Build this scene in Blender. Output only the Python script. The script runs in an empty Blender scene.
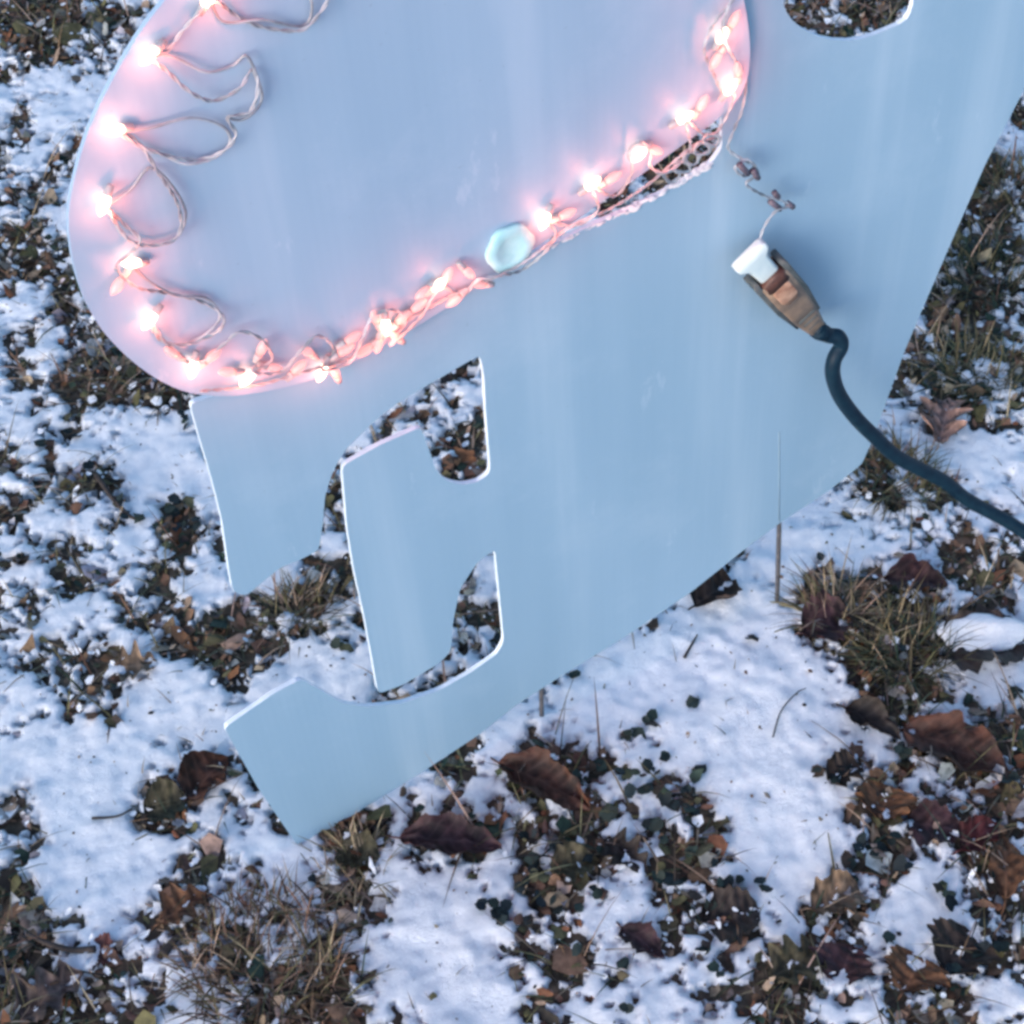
import bpy, bmesh, math, random
import numpy as np
from mathutils import Vector, Matrix
from mathutils.geometry import tessellate_polygon

random.seed(7)
rng = np.random.default_rng(11)
sc = bpy.context.scene
COL = sc.collection

# ------------------------------------------------------------------ camera
H, PITCH, FOV, CX = 1.25, math.radians(50), math.radians(32), 640.0
F = 512 / math.tan(FOV / 2)
cam = bpy.data.cameras.new('camera')
cam.angle = FOV
cam.shift_x = (512 - CX) / 1024
cam.clip_start, cam.clip_end = 0.02, 800
camo = bpy.data.objects.new('camera', cam)
COL.objects.link(camo)
camo.location = (0, 0, H)
camo.rotation_euler = (math.pi / 2 - PITCH, 0, 0)
sc.camera = camo
CAM = Vector((0, 0, H))
RIGHT, FWD = Vector((1, 0, 0)), Vector((0, math.cos(PITCH), -math.sin(PITCH)))
UPV = RIGHT.cross(FWD)


def ray(px, py):
    return FWD + RIGHT * ((px - CX) / F) + UPV * ((512 - py) / F)


def G(px, py, z=0.0):
    """where the line of sight through a spot of the photograph meets the lawn"""
    d = ray(px, py)
    return CAM + d * ((z - H) / d.z)


# the sign stands upright on the lawn, turned about 30 degrees away
B0, B1 = G(299, 848), G(780, 612)
DIR = (B1 - B0); DIR.z = 0; DIR.normalize()
NRM = Vector((DIR.y, -DIR.x, 0))          # front of the sign
FRAME = Matrix(((DIR.x, 0, NRM.x), (DIR.y, 0, NRM.y), (0, 1, 0)))   # columns: along, up, out


def S(px, py, off=0.0):
    """sign coordinates (along, up) of a spot on the sign's face, OFF metres in front of it"""
    d = ray(px, py)
    t = (B0 + NRM * off - CAM).dot(NRM) / d.dot(NRM)
    p = CAM + d * t - B0
    return Vector((p.dot(DIR), p.z, off))


def SW(px, py, off=0.0):
    v = S(px, py, off)
    return B0 + DIR * v.x + Vector((0, 0, v.y)) + NRM * off


# ------------------------------------------------------------------ materials
def new_mat(name):
    m = bpy.data.materials.new(name)
    m.use_nodes = True
    nt = m.node_tree
    return m, nt, nt.nodes['Principled BSDF']


def ramp(nt, fac, stops):
    r = nt.nodes.new('ShaderNodeValToRGB')
    while len(r.color_ramp.elements) < len(stops):
        r.color_ramp.elements.new(0.5)
    for e, (p, c) in zip(r.color_ramp.elements, stops):
        e.position = p; e.color = (*c, 1)
    nt.links.new(fac, r.inputs[0])
    return r.outputs[0]


def noise(nt, scale, detail=4, rough=0.55, mapping=None, coord='Object'):
    tc = nt.nodes.new('ShaderNodeTexCoord')
    mp = nt.nodes.new('ShaderNodeMapping')
    mp.inputs['Scale'].default_value = mapping or (1, 1, 1)
    nt.links.new(tc.outputs[coord], mp.inputs[0])
    n = nt.nodes.new('ShaderNodeTexNoise')
    n.inputs['Scale'].default_value = scale
    n.inputs['Detail'].default_value = detail
    n.inputs['Roughness'].default_value = rough
    nt.links.new(mp.outputs[0], n.inputs['Vector'])
    return n.outputs['Fac']


def bump(nt, bs, h, strength, dist):
    b = nt.nodes.new('ShaderNodeBump')
    b.inputs['Strength'].default_value = strength
    b.inputs['Distance'].default_value = dist
    nt.links.new(h, b.inputs['Height'])
    nt.links.new(b.outputs[0], bs.inputs['Normal'])


def noisy(name, stops, scale, rough=0.7, bstr=0.3, bdist=0.002, mapping=None, spec=0.3):
    m, nt, bs = new_mat(name)
    f = noise(nt, scale, mapping=mapping)
    nt.links.new(ramp(nt, f, stops), bs.inputs['Base Color'])
    bs.inputs['Roughness'].default_value = rough
    bs.inputs['Specular IOR Level'].default_value = spec
    if bstr:
        bump(nt, bs, f, bstr, bdist)
    return m


def tinted(name, rough=0.75, spec=0.25, scale=180):
    """colour of each leaf or blade comes from its own tint, broken up by a fine mottle"""
    m, nt, bs = new_mat(name)
    at = nt.nodes.new('ShaderNodeAttribute'); at.attribute_name = 'tint'
    f = noise(nt, scale)
    mix = nt.nodes.new('ShaderNodeMix'); mix.data_type = 'RGBA'; mix.blend_type = 'MULTIPLY'
    mix.inputs[0].default_value = 1.0
    nt.links.new(at.outputs['Color'], mix.inputs[6])
    nt.links.new(ramp(nt, f, [(0.3, (0.55, 0.55, 0.55)), (0.7, (1.25, 1.25, 1.25))]), mix.inputs[7])
    nt.links.new(mix.outputs[2], bs.inputs['Base Color'])
    bs.inputs['Roughness'].default_value = rough
    bs.inputs['Specular IOR Level'].default_value = spec
    return m


M = {}
M['soil'] = noisy('soil', [(0.3, (0.035, 0.027, 0.020)), (0.52, (0.085, 0.062, 0.042)), (0.72, (0.17, 0.125, 0.085))], 90, 0.9, 0.6, 0.004)
M['litter'] = tinted('litter', 0.7)
M['grass'] = tinted('grass', 0.7)
M['wire'] = noisy('wire', [(0.3, (0.12, 0.15, 0.18)), (0.7, (0.40, 0.45, 0.50))], 60, 0.3, 0, spec=0.6)
M['socket'] = noisy('socket', [(0.3, (0.26, 0.26, 0.28)), (0.7, (0.36, 0.36, 0.38))], 200, 0.4, 0)
M['socket_dark'] = noisy('socket_dark', [(0.3, (0.06, 0.05, 0.07)), (0.7, (0.14, 0.12, 0.15))], 200, 0.4, 0)
M['stake_line'] = noisy('stake_line', [(0.3, (0.17, 0.25, 0.31)), (0.7, (0.22, 0.32, 0.39))], 90, 0.5, 0)
M['steel'] = noisy('steel', [(0.3, (0.10, 0.10, 0.11)), (0.7, (0.2, 0.18, 0.17))], 150, 0.45, 0.1, 0.0005)
M['steel'].node_tree.nodes['Principled BSDF'].inputs['Metallic'].default_value = 0.6
M['cord'] = noisy('cord', [(0.3, (0.0025, 0.013, 0.026)), (0.7, (0.006, 0.024, 0.040))], 120, 0.5, 0.1, 0.0005, spec=0.15)
M['white_plastic'] = noisy('white_plastic', [(0.3, (0.46, 0.56, 0.58)), (0.7, (0.58, 0.66, 0.66))], 90, 0.35, 0, spec=0.5)
M['cyan_plastic'] = noisy('cyan_plastic', [(0.3, (0.26, 0.52, 0.56)), (0.7, (0.36, 0.62, 0.66))], 110, 0.6, 0.3, 0.001, spec=0.2)
M['connector'] = noisy('connector', [(0.32, (0.07, 0.065, 0.06)), (0.5, (0.16, 0.115, 0.085)), (0.68, (0.27, 0.19, 0.13))], 60, 0.4, 0.1, 0.001, spec=0.5)
M['amber'] = noisy('amber', [(0.3, (0.22, 0.10, 0.06)), (0.7, (0.50, 0.30, 0.20))], 130, 0.35, 0.1, 0.001, spec=0.5)
M['grip'] = noisy('grip', [(0.3, (0.035, 0.05, 0.055)), (0.7, (0.09, 0.10, 0.10))], 140, 0.5, 0)
M['mouth'] = noisy('mouth', [(0.3, (0.035, 0.015, 0.012)), (0.7, (0.09, 0.04, 0.03))], 160, 0.5, 0)
M['dark_rubber'] = noisy('dark_rubber', [(0.3, (0.012, 0.014, 0.018)), (0.7, (0.035, 0.036, 0.04))], 120, 0.5, 0)

# snow
m, nt, bs = new_mat('snow')
f = noise(nt, 70, 6, 0.65)
nt.links.new(ramp(nt, f, [(0.3, (0.74, 0.76, 0.80)), (0.6, (0.86, 0.87, 0.89))]), bs.inputs['Base Color'])
bs.inputs['Roughness'].default_value = 0.65
bs.inputs['Specular IOR Level'].default_value = 0.3
bump(nt, bs, noise(nt, 420, 6, 0.8), 0.8, 0.003)
M['snow'] = m

# corrugated plastic sheet, painted pale blue: faint upright flutes, scuffs
def over(nt, a, fac_src, stops, col):
    mx = nt.nodes.new('ShaderNodeMix'); mx.data_type = 'RGBA'
    nt.links.new(ramp(nt, fac_src, stops), mx.inputs[0])
    nt.links.new(a, mx.inputs[6]); mx.inputs[7].default_value = (*col, 1)
    return mx.outputs[2]


def sheet_mat(name, tint):
    m, nt, bs = new_mat(name)

    def tc_(c):
        return tuple(a * b for a, b in zip(c, tint))
    f1 = noise(nt, 14, 4, 0.55, (1, 0.07, 1))
    base = ramp(nt, f1, [(0.36, tc_((0.222, 0.350, 0.450))), (0.52, tc_((0.242, 0.372, 0.472))), (0.66, tc_((0.305, 0.430, 0.522)))])
    f2 = noise(nt, 7, 6, 0.7)
    f3 = noise(nt, 210, 3, 0.6)
    K0, K1 = (0, 0, 0), (1, 1, 1)
    base = over(nt, base, f2, [(0.52, K0), (0.78, tc_((0.55, 0.55, 0.55)))], tc_((0.335, 0.455, 0.545)))          # pale scuffed areas
    base = over(nt, base, noise(nt, 26, 5, 0.75, (1, 0.35, 1)), [(0.64, K0), (0.70, tc_((0.35, 0.35, 0.35)))], tc_((0.40, 0.51, 0.59)))   # rub marks
    base = over(nt, base, f3, [(0.70, K0), (0.76, tc_((0.35, 0.35, 0.35)))], tc_((0.14, 0.19, 0.23)))          # specks of dirt
    nt.links.new(base, bs.inputs['Base Color'])
    bs.inputs['Roughness'].default_value = 0.42
    bs.inputs['Specular IOR Level'].default_value = 0.35
    tc = nt.nodes.new('ShaderNodeTexCoord')
    w = nt.nodes.new('ShaderNodeTexWave'); w.wave_type = 'BANDS'; w.bands_direction = 'X'
    w.inputs['Scale'].default_value = 55; w.inputs['Distortion'].default_value = 0.4
    nt.links.new(tc.outputs['Object'], w.inputs['Vector'])
    bump(nt, bs, w.outputs['Fac'], 0.025, 0.001)
    return m


M['panel'] = sheet_mat('pale_blue_sheet', (1.0, 1.0, 1.03))
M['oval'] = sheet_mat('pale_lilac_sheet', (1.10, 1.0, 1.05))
M['cut_edge'] = noisy('cut_edge', [(0.3, (0.52, 0.60, 0.66)), (0.7, (0.66, 0.72, 0.76))], 120, 0.6, 0.2, 0.0005)

# lamp glass: partly see-through, so the glow of the filament passes out of it


def glass(name, base, emi, strength, clear):
    m, nt, bs = new_mat(name)
    bs.inputs['Base Color'].default_value = (*base, 1)
    bs.inputs['Emission Color'].default_value = (*emi, 1)
    bs.inputs['Emission Strength'].default_value = strength
    bs.inputs['Roughness'].default_value = 0.2
    tr = nt.nodes.new('ShaderNodeBsdfTransparent')
    mx = nt.nodes.new('ShaderNodeMixShader'); mx.inputs[0].default_value = clear
    out = nt.nodes['Material Output']
    nt.links.new(bs.outputs[0], mx.inputs[1]); nt.links.new(tr.outputs[0], mx.inputs[2])
    nt.links.new(mx.outputs[0], out.inputs[0])
    return m


M['lamp'] = glass('lamp_glass', (0.8, 0.6, 0.55), (1.0, 0.62, 0.40), 3.0, 0.45)
M['dim_lamp'] = glass('dim_lamp_glass', (0.66, 0.42, 0.42), (1.0, 0.45, 0.35), 0.14, 0.50)


# ------------------------------------------------------------------ object helpers
def tag(o, label=None, cat=None, group=None, kind=None):
    if label: o['label'] = label
    if cat: o['category'] = cat
    if group: o['group'] = group
    if kind: o['kind'] = kind
    return o


def link(name, me, mat, parent=None, smooth=True):
    o = bpy.data.objects.new(name, me)
    COL.objects.link(o)
    if mat: me.materials.append(mat)
    if smooth:
        me.polygons.foreach_set('use_smooth', [True] * len(me.polygons))
    if parent: o.parent = parent
    return o


def pydata(name, vs, fs, mat, parent=None, smooth=True):
    me = bpy.data.meshes.new(name)
    me.from_pydata([tuple(v) for v in vs], [], fs)
    me.update()
    return link(name, me, mat, parent, smooth)


def empty(name, loc, rotm=None):
    e = bpy.data.objects.new(name, None)
    COL.objects.link(e)
    if rotm:
        e.matrix_world = Matrix.Translation(loc) @ rotm.to_4x4()
    else:
        e.location = loc
    e.empty_display_size = 0.05
    return e


def catmull(pts, n=8):
    P = [pts[0] * 2 - pts[1]] + list(pts) + [pts[-1] * 2 - pts[-2]]
    out = []
    for i in range(1, len(P) - 2):
        a, b, c, d = P[i - 1], P[i], P[i + 1], P[i + 2]
        for k in range(n):
            t = k / n
            out.append(0.5 * ((2 * b) + (c - a) * t + (2 * a - 5 * b + 4 * c - d) * t * t + (3 * b - a - 3 * c + d) * t ** 3))
    out.append(pts[-1].copy())
    return out


def frames(path):
    up = None
    fr = []
    for i, p in enumerate(path):
        t = (path[min(i + 1, len(path) - 1)] - path[max(i - 1, 0)])
        t = t.normalized() if t.length > 1e-9 else Vector((0, 0, 1))
        if up is None:
            up = t.orthogonal().normalized()
        up = (up - t * up.dot(t))
        up = up.normalized() if up.length > 1e-6 else t.orthogonal().normalized()
        fr.append((p, up, t.cross(up)))
    return fr


def tube(vs, fs, path, r, seg=8):
    b = len(vs)
    rr = r if callable(r) else (lambda u: r)
    n = len(path)
    for i, (p, a, c) in enumerate(frames(path)):
        for k in range(seg):
            q = 2 * math.pi * k / seg
            vs.append(p + (a * math.cos(q) + c * math.sin(q)) * rr(i / (n - 1)))
    for i in range(n - 1):
        for k in range(seg):
            k2 = (k + 1) % seg
            fs.append((b + i * seg + k, b + i * seg + k2, b + (i + 1) * seg + k2, b + (i + 1) * seg + k))
    fs.append(tuple(b + k for k in range(seg))[::-1])
    fs.append(tuple(b + (n - 1) * seg + k for k in range(seg)))


def twisted(vs, fs, path, r, pitch, seg=6):
    s = 0; A = []; Bq = []
    for i, (p, a, c) in enumerate(frames(path)):
        if i: s += (p - path[i - 1]).length
        q = 2 * math.pi * s / pitch
        d = (a * math.cos(q) + c * math.sin(q)) * r * 0.95
        A.append(p + d); Bq.append(p - d)
    tube(vs, fs, A, r, seg); tube(vs, fs, Bq, r, seg)


def loft(vs, fs, rings):
    b = len(vs); n = len(rings[0])
    for r in rings: vs.extend(r)
    for i in range(len(rings) - 1):
        for k in range(n):
            k2 = (k + 1) % n
            fs.append((b + i * n + k, b + i * n + k2, b + (i + 1) * n + k2, b + (i + 1) * n + k))
    fs.append(tuple(b + k for k in range(n))[::-1])
    fs.append(tuple(b + (len(rings) - 1) * n + k for k in range(n)))


def round_rect(w, h, r, seg=4):
    out = []
    for cx_, cy_, a0 in ((w - r, h - r, 0), (-w + r, h - r, 90), (-w + r, -h + r, 180), (w - r, -h + r, 270)):
        for k in range(seg + 1):
            a = math.radians(a0 + 90 * k / seg)
            out.append((cx_ + r * math.cos(a), cy_ + r * math.sin(a)))
    return out


# ------------------------------------------------------------------ value noise for the lawn
def vnoise(x, y, seed):
    xi, yi = np.floor(x).astype(np.int64), np.floor(y).astype(np.int64)
    fx, fy = x - xi, y - yi
    fx, fy = fx * fx * (3 - 2 * fx), fy * fy * (3 - 2 * fy)

    def h(a, b):
        n = (a * 374761393 + b * 668265263 + seed * 1274126177) & 0xffffffff
        n = ((n ^ (n >> 13)) * 1103515245) & 0xffffffff
        n = ((n ^ (n >> 16)) * 2246822519) & 0xffffffff
        return ((n ^ (n >> 15)) & 0xffff) / 65535.0
    a, b, c, d = h(xi, yi), h(xi + 1, yi), h(xi, yi + 1), h(xi + 1, yi + 1)
    return (a * (1 - fx) + b * fx) * (1 - fy) + (c * (1 - fx) + d * fx) * fy


def fbm(x, y, sc_, seed, oct_=4, gain=0.55):
    s = np.zeros_like(x); a = 1.0; t = 0.0
    for o in range(oct_):
        c, sn = math.cos(o * 1.3), math.sin(o * 1.3)
        s += a * vnoise((x * c - y * sn) * sc_ + 17.3 * o, (x * sn + y * c) * sc_ - 9.1 * o, seed + o)
        t += a; a *= gain; sc_ *= 2.07
    return s / t


# how much of the lawn the snow covers, in tenths, read off the photograph: 32 columns x 32 rows
COVER = """
33334555555555555555555533333555
22335555555555555555555533334555
76555555555555555555555533334555
75545555555555555555555555555554
65355555555555555555555555555545
65455555555555555555555555555556
43555555555555555555555555555547
47555555555555555555555555555523
55555555555555555555555555555332
66455555555555555555555555555433
76455555555555555555555555554433
75335555555554455555555555554432
77443355555644455555555555556534
76688455555544455555555555559547
45568855555555455555555555534597
45239995553555555555555555333388
35426385553555555555555698843345
43457587755455555555567798877645
54334576775335556555679975323645
65454432355555444555899974322388
74447423288655455588999794724788
73545877899955556899999997324788
74347988789955576997999999434865
79998655555555565566599955562324
79997434545688762355459999655114
59995344556567786122335999725624
48997456763333111444224699943424
48997556774476228563246789832753
26897446676689996674353695269734
12577667555569986677574674369755
13666784322459987337878822375335
01345884221259985456888833353434
"""
CV = np.array([[int(c) for c in r] for r in COVER.split()], float) / 10
# a few exact patches: x, y, radius x, radius y in the photograph, tenths
PATCH = [(640, 690, 60, 40, 9.9), (770, 760, 70, 110, 9.9), (790, 860, 50, 40, 9.6), (90, 780, 55, 50, 9.9), (110, 860, 50, 45, 9.8),
         (430, 960, 55, 60, 9.6), (450, 900, 45, 25, 9.6), (160, 455, 50, 40, 9.8), (930, 905, 30, 40, 9.8), (215, 985, 35, 40, 9.6),
         (490, 575, 18, 22, 9.8), (345, 680, 30, 25, 9.9), (180, 700, 40, 30, 9.4), (905, 425, 20, 35, 9.8), (975, 460, 40, 30, 9.4),
         (800, 560, 40, 30, 9.6), (940, 730, 35, 25, 9.2), (720, 680, 50, 40, 9.8), (60, 100, 40, 25, 8.5),
         (310, 610, 30, 30, 1.5), (480, 620, 25, 25, 2.5), (460, 410, 30, 40, 2.8), (260, 970, 50, 45, 1.8), (910, 650, 25, 60, 0.6),
         (825, 605, 25, 45, 1.2), (890, 480, 40, 30, 1.0), (985, 280, 35, 70, 2.5), (560, 790, 70, 30, 1.0), (450, 845, 60, 28, 0.8),
         (600, 830, 40, 60, 2.6), (30, 1000, 35, 50, 0.5), (960, 760, 50, 35, 1.0), (250, 640, 40, 35, 2.6), (345, 855, 40, 30, 2.0),
         (850, 10, 60, 30, 2.2), (60, 30, 60, 30, 2.0), (680, 165, 75, 40, -2.0), (860, 12, 75, 45, 0.8), (955, 200, 60, 120, 1.2), (960, 330, 70, 90, 0.6), (70, 250, 60, 90, 3.2), (150, 380, 60, 25, 1.5), (60, 35, 75, 40, 0.6), (40, 500, 25, 80, 3.6), (100, 490, 40, 30, 4.0), (110, 590, 60, 60, 5.4), (90, 430, 70, 25, 7.0), (790, 970, 60, 40, 1.5), (850, 890, 35, 35, 1.8)]


def project(x, y):
    """the lawn point (x, y, 0) in photograph pixels"""
    dz = -H
    dep = y * FWD.y + dz * FWD.z
    dep = np.maximum(dep, 0.05)
    px = CX + F * x / dep
    py = 512 - F * (y * UPV.y + dz * UPV.z) / dep
    return px, py


def cover(x, y):
    px, py = project(x, y)
    u = np.clip(px / 32 - 0.5, -4, 34.999); v = np.clip(py / 32 - 0.5, -4, 34.999)
    uc, vc = np.clip(u, 0, 30.999), np.clip(v, 0, 30.999)
    i, j = uc.astype(int), vc.astype(int)
    fu, fv = uc - i, vc - j
    c = (CV[j, i] * (1 - fu) + CV[j, i + 1] * fu) * (1 - fv) + (CV[j + 1, i] * (1 - fu) + CV[j + 1, i + 1] * fu) * fv
    for (cx_, cy_, rx, ry, val) in PATCH:
        d2 = ((px - cx_) / rx) ** 2 + ((py - cy_) / ry) ** 2
        wgt = np.exp(-(d2 ** 1.5) * 0.9)
        c = c * (1 - wgt) + wgt * val / 10
    out = np.clip(np.maximum(np.maximum(-px, px - 1024), np.maximum(-py, py - 1024)) / 250, 0, 1)
    return c * (1 - out) + (0.35 + 0.4 * fbm(x, y, 4, 77, 2)) * out


# reference sample to turn the noise into ranks
_rx, _ry = rng.uniform(-3, 3, 40000), rng.uniform(-3, 3, 40000)


def raw_n(x, y):
    return 0.44 * fbm(x, y, 26, 3, 3) + 0.56 * fbm(x, y, 78, 31, 4, 0.72)


_sorted = np.sort(raw_n(_rx, _ry))


def snow_s(x, y):
    """> 0: snow, < 0: bare"""
    r = np.searchsorted(_sorted, raw_n(x, y)) / len(_sorted)
    c = cover(x, y)
    return c * 1.05 + 0.10 + 0.25 * np.clip((c - 0.85) / 0.1, 0, 1) - r


def ground_z(x, y):
    return 0.010 * (fbm(x, y, 9, 5, 3) - 0.5) + 0.006 * (fbm(x, y, 60, 8, 3) - 0.5)


def axis(lo, hi, step, far):
    core = list(np.arange(lo, hi + step / 2, step))
    g, s = [], step
    p = hi
    while p < far:
        s *= 1.35; p += s; g.append(p)
    g2, s, p = [], step, lo
    while p > -far:
        s *= 1.35; p -= s; g2.append(p)
    return np.array(g2[::-1] + core + g)


def grid_object(name, step, zf, mat):
    ax, ay = axis(-1.05, 0.85, step, 250), axis(0.42, 2.05, step, 250)
    X, Y = np.meshgrid(ax, ay)
    Z = zf(X, Y)
    nx, ny = len(ax), len(ay)
    co = np.stack([X, Y, Z], -1).reshape(-1, 3).astype(np.float32)
    idx = np.arange(nx * ny).reshape(ny, nx)
    q = np.stack([idx[:-1, :-1], idx[:-1, 1:], idx[1:, 1:], idx[1:, :-1]], -1).reshape(-1, 4)
    return np_mesh(name, co, q, mat)


def np_mesh(name, co, q, mat, tint=None):
    me = bpy.data.meshes.new(name)
    k = q.shape[1]
    me.vertices.add(len(co)); me.vertices.foreach_set('co', co.astype(np.float32).ravel())
    me.loops.add(q.size); me.loops.foreach_set('vertex_index', q.astype(np.int32).ravel())
    me.polygons.add(len(q)); me.polygons.foreach_set('loop_start', np.arange(0, q.size, k, dtype=np.int32))
    me.polygons.foreach_set('use_smooth', np.ones(len(q), bool))
    me.update(calc_edges=True)
    if tint is not None:
        a = me.color_attributes.new('tint', 'FLOAT_COLOR', 'POINT')
        a.data.foreach_set('color', np.concatenate([tint, np.ones((len(tint), 1))], 1).astype(np.float32).ravel())
    return link(name, me, mat, None, False)


def snow_height(x, y):
    s = snow_s(x, y)
    t = np.clip(s / 0.22, -1, 1)
    h = np.where(t > 0, 0.0075 * np.sqrt(np.maximum(t, 0)), -0.012 * -np.minimum(t, 0) * 2.0)
    far = np.clip((np.hypot(x, y) - 4) / 4, 0, 1)
    h = h * (1 - far) + 0.006 * far
    return ground_z(x, y) + h + 0.0016 * (fbm(x, y, 160, 55, 3, 0.7) - 0.5)


tag(grid_object('ground', 0.008, ground_z, M['soil']), kind='structure')
tag(grid_object('snow', 0.003, snow_height, M['snow']), kind='structure')


def zg(x, y):
    return float(ground_z(np.array([x]), np.array([y]))[0])


# ------------------------------------------------------------------ scattered litter, ground cover and grass
def pick(n, palette, weights):
    w_ = np.array(weights, float); w_ /= w_.sum()
    base = np.array(palette)[rng.choice(len(palette), n, p=w_)]
    return base * rng.uniform(0.6, 1.35, (n, 1)) * rng.uniform(0.92, 1.08, (n, 3))


def sites(n, keep):
    x = rng.uniform(-1.05, 0.85, n); y = rng.uniform(0.42, 2.05, n)
    s = snow_s(x, y)
    k = rng.uniform(0, 1, n) < keep(s, x, y)
    return x[k], y[k], s[k]


def flat_bits(name, x, y, lift, size, ratio, cols, npt, ragged, tilt, mat):
    """n small curled flakes: a fan of NPT rim points round a raised or sunk middle"""
    n = len(x)
    a = np.linspace(0, 2 * np.pi, npt, endpoint=False)[None, :] + rng.uniform(0, 6.28, (n, 1))
    r = size[:, None] * (1 + ragged * rng.uniform(-1, 1, (n, npt)))
    lx, ly = r * np.cos(a), r * np.sin(a) * ratio[:, None]
    lz = rng.uniform(-0.35, 0.35, (n, npt)) * size[:, None] * 0.8
    lx = np.concatenate([np.zeros((n, 1)), lx], 1); ly = np.concatenate([np.zeros((n, 1)), ly], 1)
    lz = np.concatenate([rng.uniform(-0.3, 0.3, (n, 1)) * size[:, None], lz], 1)
    yaw, tx, ty = rng.uniform(0, 6.28, n), rng.normal(0, tilt, n), rng.normal(0, tilt, n)
    lz = lz + lx * np.sin(tx)[:, None] + ly * np.sin(ty)[:, None]
    c, s = np.cos(yaw)[:, None], np.sin(yaw)[:, None]
    wx, wy = lx * c - ly * s + x[:, None], lx * s + ly * c + y[:, None]
    wz = lz + (ground_z(x, y) + lift)[:, None]
    m_ = npt + 1
    co = np.stack([wx, wy, wz], -1).reshape(-1, 3)
    b = (np.arange(n) * m_)[:, None]
    tris = []
    for k in range(npt):
        tris.append(np.concatenate([b, b + 1 + k, b + 1 + (k + 1) % npt], 1))
    q = np.stack(tris, 1).reshape(-1, 3)
    return np_mesh(name, co, q, mat, np.repeat(cols, m_, 0))


def blades(name, x, y, z, length, width, yaw, pitch, bend, cols, mat, nseg=4):
    n = len(x)
    t = np.linspace(0, 1, nseg + 1)[None, :]
    L = length[:, None]
    ang = pitch[:, None] - bend[:, None] * t
    ds = L / nseg
    hx = np.concatenate([np.zeros((n, 1)), np.cumsum(np.cos(ang[:, :-1]) * ds, 1)], 1)
    hz = np.concatenate([np.zeros((n, 1)), np.cumsum(np.sin(ang[:, :-1]) * ds, 1)], 1)
    wv = width[:, None] * (1 - t ** 1.6 * 0.95)
    c, s = np.cos(yaw)[:, None], np.sin(yaw)[:, None]
    cx_, cy_, cz_ = x[:, None] + hx * c, y[:, None] + hx * s, z[:, None] + np.maximum(hz, 0.001)
    left = np.stack([cx_ - s * wv, cy_ + c * wv, cz_], -1)
    right = np.stack([cx_ + s * wv, cy_ - c * wv, cz_ + wv * 0.5], -1)
    co = np.stack([left, right], 2).reshape(-1, 3)
    m_ = 2 * (nseg + 1)
    b = (np.arange(n) * m_)[:, None]
    q = np.stack([np.concatenate([b + 2 * k, b + 2 * k + 1, b + 2 * k + 3, b + 2 * k + 2], 1) for k in range(nseg)], 1).reshape(-1, 4)
    return np_mesh(name, co, q, mat, np.repeat(cols, m_, 0))


BROWN, DARK, TAN, OLIVE, GREEN, RUST, GREY = (0.150, 0.085, 0.052), (0.026, 0.019, 0.015), (0.30, 0.215, 0.15), (0.105, 0.090, 0.042), (0.022, 0.040, 0.026), (0.17, 0.07, 0.035), (0.30, 0.29, 0.29)
x, y, s = sites(110000, lambda s, x, y: np.clip(-s * 1.6 + 0.14, 0.0, 0.85))
flat_bits('leaf_litter', x, y, rng.uniform(0.001, 0.008, len(x)), rng.gamma(2.3, 0.0016, len(x)) + 0.0014, rng.uniform(0.25, 0.9, len(x)),
          pick(len(x), [BROWN, DARK, TAN, OLIVE, GREEN, RUST, GREY], [4, 1.3, 2.6, 2.6, 0.7, 1.3, 2.2]), 6, 0.4, 0.5, M['litter'])
tag(bpy.data.objects['leaf_litter'], 'brown scraps of fallen leaf lying in the bare patches of the lawn', 'leaf litter', kind='stuff')

# small dark round leaves of creeping ground cover, thick in the middle of the lower lawn, some at exact spots
SPOTS = [(572, 681), (690, 713), (634, 738), (646, 730), (622, 742), (667, 762), (657, 775), (598, 775), (577, 790), (622, 780), (688, 797), (700, 783), (655, 798), (660, 802),
         (647, 795), (676, 812), (685, 820), (650, 830), (665, 842), (633, 798), (640, 780), (600, 770), (527, 843), (558, 850), (537, 865), (539, 880), (525, 893), (545, 905), (528, 928),
         (600, 900), (580, 955), (575, 915), (620, 972), (625, 1015), (487, 912), (497, 922), (504, 912), (722, 890), (730, 885), (762, 890), (720, 975), (692, 860), (700, 905), (705, 950),
         (669, 885), (662, 880), (752, 640), (820, 775), (832, 785), (845, 775), (875, 855), (858, 850), (848, 868), (890, 845), (905, 870), (940, 897), (952, 905), (985, 935), (1000, 955),
         (980, 960), (955, 975), (890, 945), (1005, 785), (1012, 700), (905, 760), (895, 755), (180, 425), (190, 430), (172, 510), (180, 508), (170, 522), (195, 532), (182, 540), (340, 651),
         (120, 505), (130, 520), (140, 525), (95, 470), (72, 442), (45, 450), (467, 372), (432, 388), (478, 430), (985, 150), (990, 165), (1010, 250), (970, 255), (840, 770), (610, 820), (590, 860)]
sx = np.array([G(*p).x for p in SPOTS]); sy = np.array([G(*p).y for p in SPOTS])
k = rng.integers(2, 4, len(SPOTS))
sx, sy = np.repeat(sx, k) + rng.normal(0, 0.003, k.sum()), np.repeat(sy, k) + rng.normal(0, 0.003, k.sum())
x, y, s = sites(9000, lambda s, x, y: np.clip(0.4 - np.abs(s + 0.05) * 1.8, 0.0, 0.3))
x, y = np.concatenate([sx, x]), np.concatenate([sy, y])
sz = np.concatenate([rng.uniform(0.0034, 0.0062, len(sx)), rng.uniform(0.0015, 0.0045, len(x) - len(sx))])
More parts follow.
